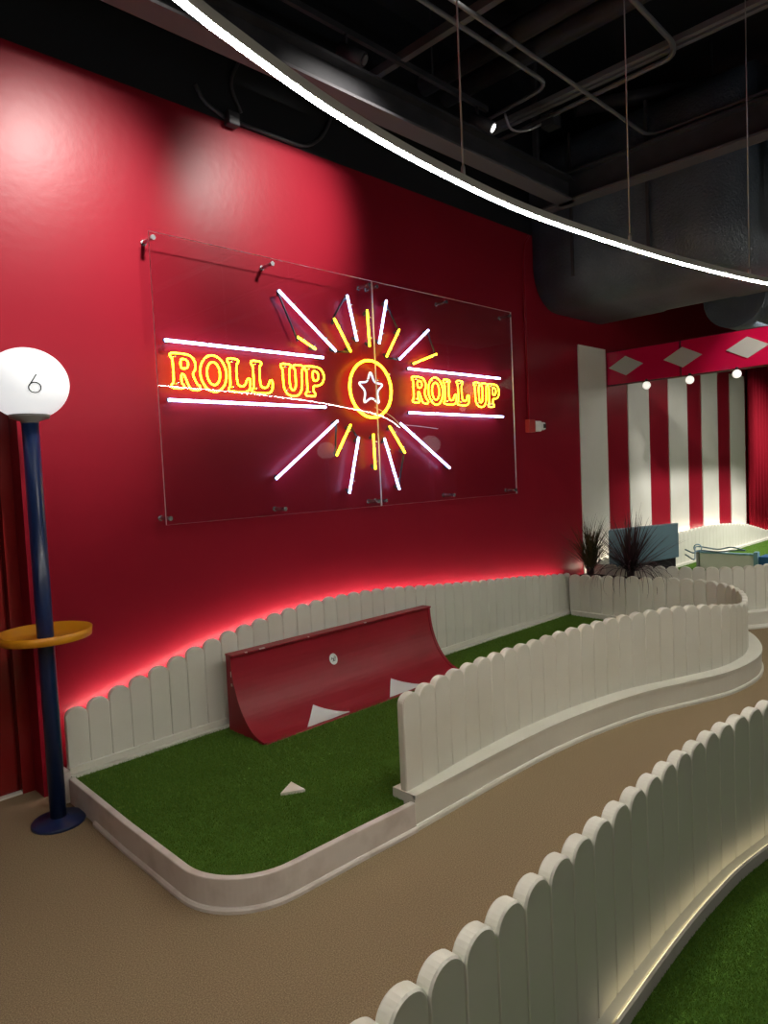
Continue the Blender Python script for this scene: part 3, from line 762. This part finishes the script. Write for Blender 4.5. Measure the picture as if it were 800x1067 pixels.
def pipe(name, pts, r, m, label, cat='pipe', bend=True):
    P = [Vector(p) for p in pts]; out = [P[0]]
    for i in range(1, len(P)-1):
        a, b, c = P[i-1], P[i], P[i+1]; q = min(.14, (a-b).length*.45, (c-b).length*.45) if bend else .001
        s0 = b+(a-b).normalized()*q; s1 = b+(c-b).normalized()*q
        for k in range(7):
            t = k/6; out.append(s0*(1-t)**2+b*2*t*(1-t)+s1*t*t)
    out.append(P[-1])
    o = MB().tube(out, r, n=10).build(name, m, loc=pts[0]); tag(o, label, cat); return o
Z = 4.40
o = MB().box((3.645, -4, Z), (3.695, 3.98, Z+.06)).build('strut_channel', 'grey_steel', loc=(3.67, 0, Z)); tag(o, 'grey strut channel crossing near the top middle of the ceiling', 'channel')
for x, lab in ((4.24, 'left of two fat black pipes crossing the ceiling'), (4.50, 'right of two fat black pipes crossing the ceiling')):
    o = pipe('ceiling_pipe', [(x, 3.66, Z+.16), (x, -4, Z+.16)], .075, 'black_steel', lab); 
pipe('conduit', [(1.0, 2.84, Z), (4.73, 2.84, Z), (4.79, 3.6, Z)], .016, 'conduit', 'dark conduit bending in a hook above the ceiling spotlight', 'conduit')
pipe('conduit', [(-4, 2.505, 4.18), (5.66, 2.505, 4.18), (5.695, -6, 4.18)], .014, 'conduit', 'long thin conduit running under the fat pipes then turning right', 'conduit')
o = MB().box((4.965, -4, Z+.02), (5.005, 3.66, Z+.06)).box((5.035, -4, Z+.02), (5.075, 3.66, Z+.06)).build('double_rail', 'conduit', loc=(5.02, 0, Z)); tag(o, 'double black rail crossing the ceiling at upper right', 'rail')
pipe('conduit', [(3.0, 1.955, Z+.01), (4.9, 1.985, Z-.02), (5.06, 2.05, Z-.02), (5.12, 3.62, Z-.02)], .018, 'conduit', 'conduit curving down beside the double ceiling rail', 'conduit')
jb = MB().box((5.09, 3.03, Z-.09), (5.21, 3.15, Z+.02)).build('junction_box', 'black_steel', loc=(5.15, 3.1, Z-.05), bevel=.008); tag(jb, 'small dark junction box under the double ceiling rail', 'junction box')
pipe('cable', [(4.78, 3.28, Z-.02), (4.9, 3.32, Z-.10), (5.02, 3.24, Z-.10), (5.12, 3.12, Z-.04)], .010, 'wire', 'short white flexible cable looping to the ceiling junction box', 'cable')
# lighting track along the wall with a lit spotlight
tk = thing('lighting_track', 'thin black lighting track along the ceiling, one of its spotlights lit', 'lighting track', (3.5, 3.36, Z))
MB().box((-2, 3.345, Z-.02), (4.65, 3.375, Z+.02)).build('track_rail', 'black_steel', tk)
for x in (-1, 1.5, 4.0): MB().tube([(x, 3.36, Z+.02), (x, 3.36, 5.0)], .006, n=6).build('hanger_rod', 'black_steel', tk)
def head(x, lit):
    t = MB().tube([(x, 3.36, Z-.02), (x, 3.36, Z-.10)], .012, n=8).tube([(x-.02, 3.40, Z-.10), (x+.06, 3.26, Z-.20)], .045, n=16).build('spotlight_head', 'black_steel', tk)
    MB().tube([(x+.0605, 3.259, Z-.2005), (x+.064, 3.253, Z-.205)], .030, n=16).build('lens', 'lens' if lit else 'grey_plastic', t)
head(4.52, True); head(3.15, False)
# conduit and box at the top of the red wall
pipe('conduit', [(2.21, 3.655, 3.86), (2.26, 3.655, 3.78), (2.40, 3.655, 3.735)], .012, 'black_steel', 'short curved conduit left of the black box at the wall top', 'conduit')
jb = MB().box((2.40, 3.61, 3.69), (2.48, W, 3.77)).build('junction_box', 'black_steel', loc=(2.45, 3.63, 3.73), bevel=.008); tag(jb, 'small black box at the top edge of the red wall', 'junction box')
pipe('conduit', [(2.49, 3.655, 3.735), (3.02, 3.655, 3.735), (3.18, 3.655, 3.86), (3.30, 3.655, 4.1)], .012, 'black_steel', 'thin conduit along the top edge of the red wall bending upward', 'conduit')
pipe('conduit', [(2.52, 3.655, 3.80), (2.44, 3.655, 3.95), (2.60, 3.655, 4.25)], .010, 'black_steel', 'faint conduit rising from the black box at the wall top', 'conduit')

fd = thing('flexible_duct', 'shiny silver flexible duct hanging at the right edge high up', 'air duct', (6.02, 1.62, 3.2))
mb = MB()
dense = []
ctrl = [Vector(p) for p in ((6.16,1.44,5.0),(6.08,1.54,4.6),(6.035,1.625,4.25),(6.03,1.64,3.8),(6.03,1.64,3.30))]
for a_, b_ in zip(ctrl, ctrl[1:]):
    for k in range(24): dense.append(a_.lerp(b_, k/24))
mb.tube(dense, [.075+.006*math.sin(i*1.57) for i in range(len(dense))], n=20)
mb.build('duct_hose', 'foil', fd)
MB().lathe([(.082,0),(.082,.05)], 24, (6.03, 1.64, 3.27)).build('collar', 'black_steel', fd)

# ---------------------------------------------------------------- light
def spot(name, loc, tgt, power, ang, blend=.6, size=.05, col=(1, .95, .88)):
    l = bpy.data.lights.new(name, 'SPOT'); l.energy = power; l.spot_size = math.radians(ang); l.spot_blend = blend
    l.shadow_soft_size = size; l.color = col
    o = bpy.data.objects.new(name, l); COL.objects.link(o); o.location = loc
    o.rotation_euler = (Vector(tgt)-Vector(loc)).to_track_quat('-Z', 'Y').to_euler(); return o
def area(name, loc, tgt, power, sx, sy, col=(1, .95, .88)):
    l = bpy.data.lights.new(name, 'AREA'); l.energy = power; l.shape = 'RECTANGLE'; l.size = sx; l.size_y = sy; l.color = col
    o = bpy.data.objects.new(name, l); COL.objects.link(o); o.location = loc
    o.rotation_euler = (Vector(tgt)-Vector(loc)).to_track_quat('-Z', 'Y').to_euler(); return o
spot('wall_spot', (1.98, 1.54, 4.30), (1.38, W, 2.72), 850, 44, 1, .13)
spot('wall_spot', (3.37, 1.54, 4.30), (2.80, W, 3.22), 700, 36, 1, .13)
spot('far_spot', (9.2, .8, 4.4), (9.3, 3.0, .3), 900, 70, .8, .08)
spot('far_spot', (11.5, 1.0, 4.4), (11.6, 2.8, .3), 900, 70, .8, .08)
area('stripe_fill', (9.3, 2.3, 2.9), (9.3, 3.67, .9), 42, 3.6, .2)  # unseen lamp added behind the valance to brighten the stripes
spot('valance_fill', (5.9, .6, 3.3), (7.1, 1.9, 2.55), 165, 28, .6, .04)  # added lamp without a fixture, brightens the red valance panels
#spot('fence_uplight', (3.75, -.05, .55), (2.75, .84, .22), 9, 46, 1, .05, (1, .86, .55))
area('room_light', (1.5, -3.0, 3.6), (1.5, -3.0, 0), 36, 4, .15)
area('ceiling_fill', (4.0, -1.2, 2.6), (4.0, -1.2, 6.0), 20, 3, .3, (.8, .9, 1))  # invented upward fill, lifts the dark steel and pipes overhead
w = bpy.data.worlds.new('world'); sc.world = w; w.use_nodes = True
w.node_tree.nodes['Background'].inputs[0].default_value = (.9, .95, 1, 1)
w.node_tree.nodes['Background'].inputs[1].default_value = .012

sc.view_settings.view_transform = 'Standard'; sc.view_settings.look = 'None'
sc.view_settings.gamma = 1; sc.view_settings.use_curve_mapping = False; sc.view_settings.exposure = 0
try: sc.cycles.use_denoising = True
except Exception: pass
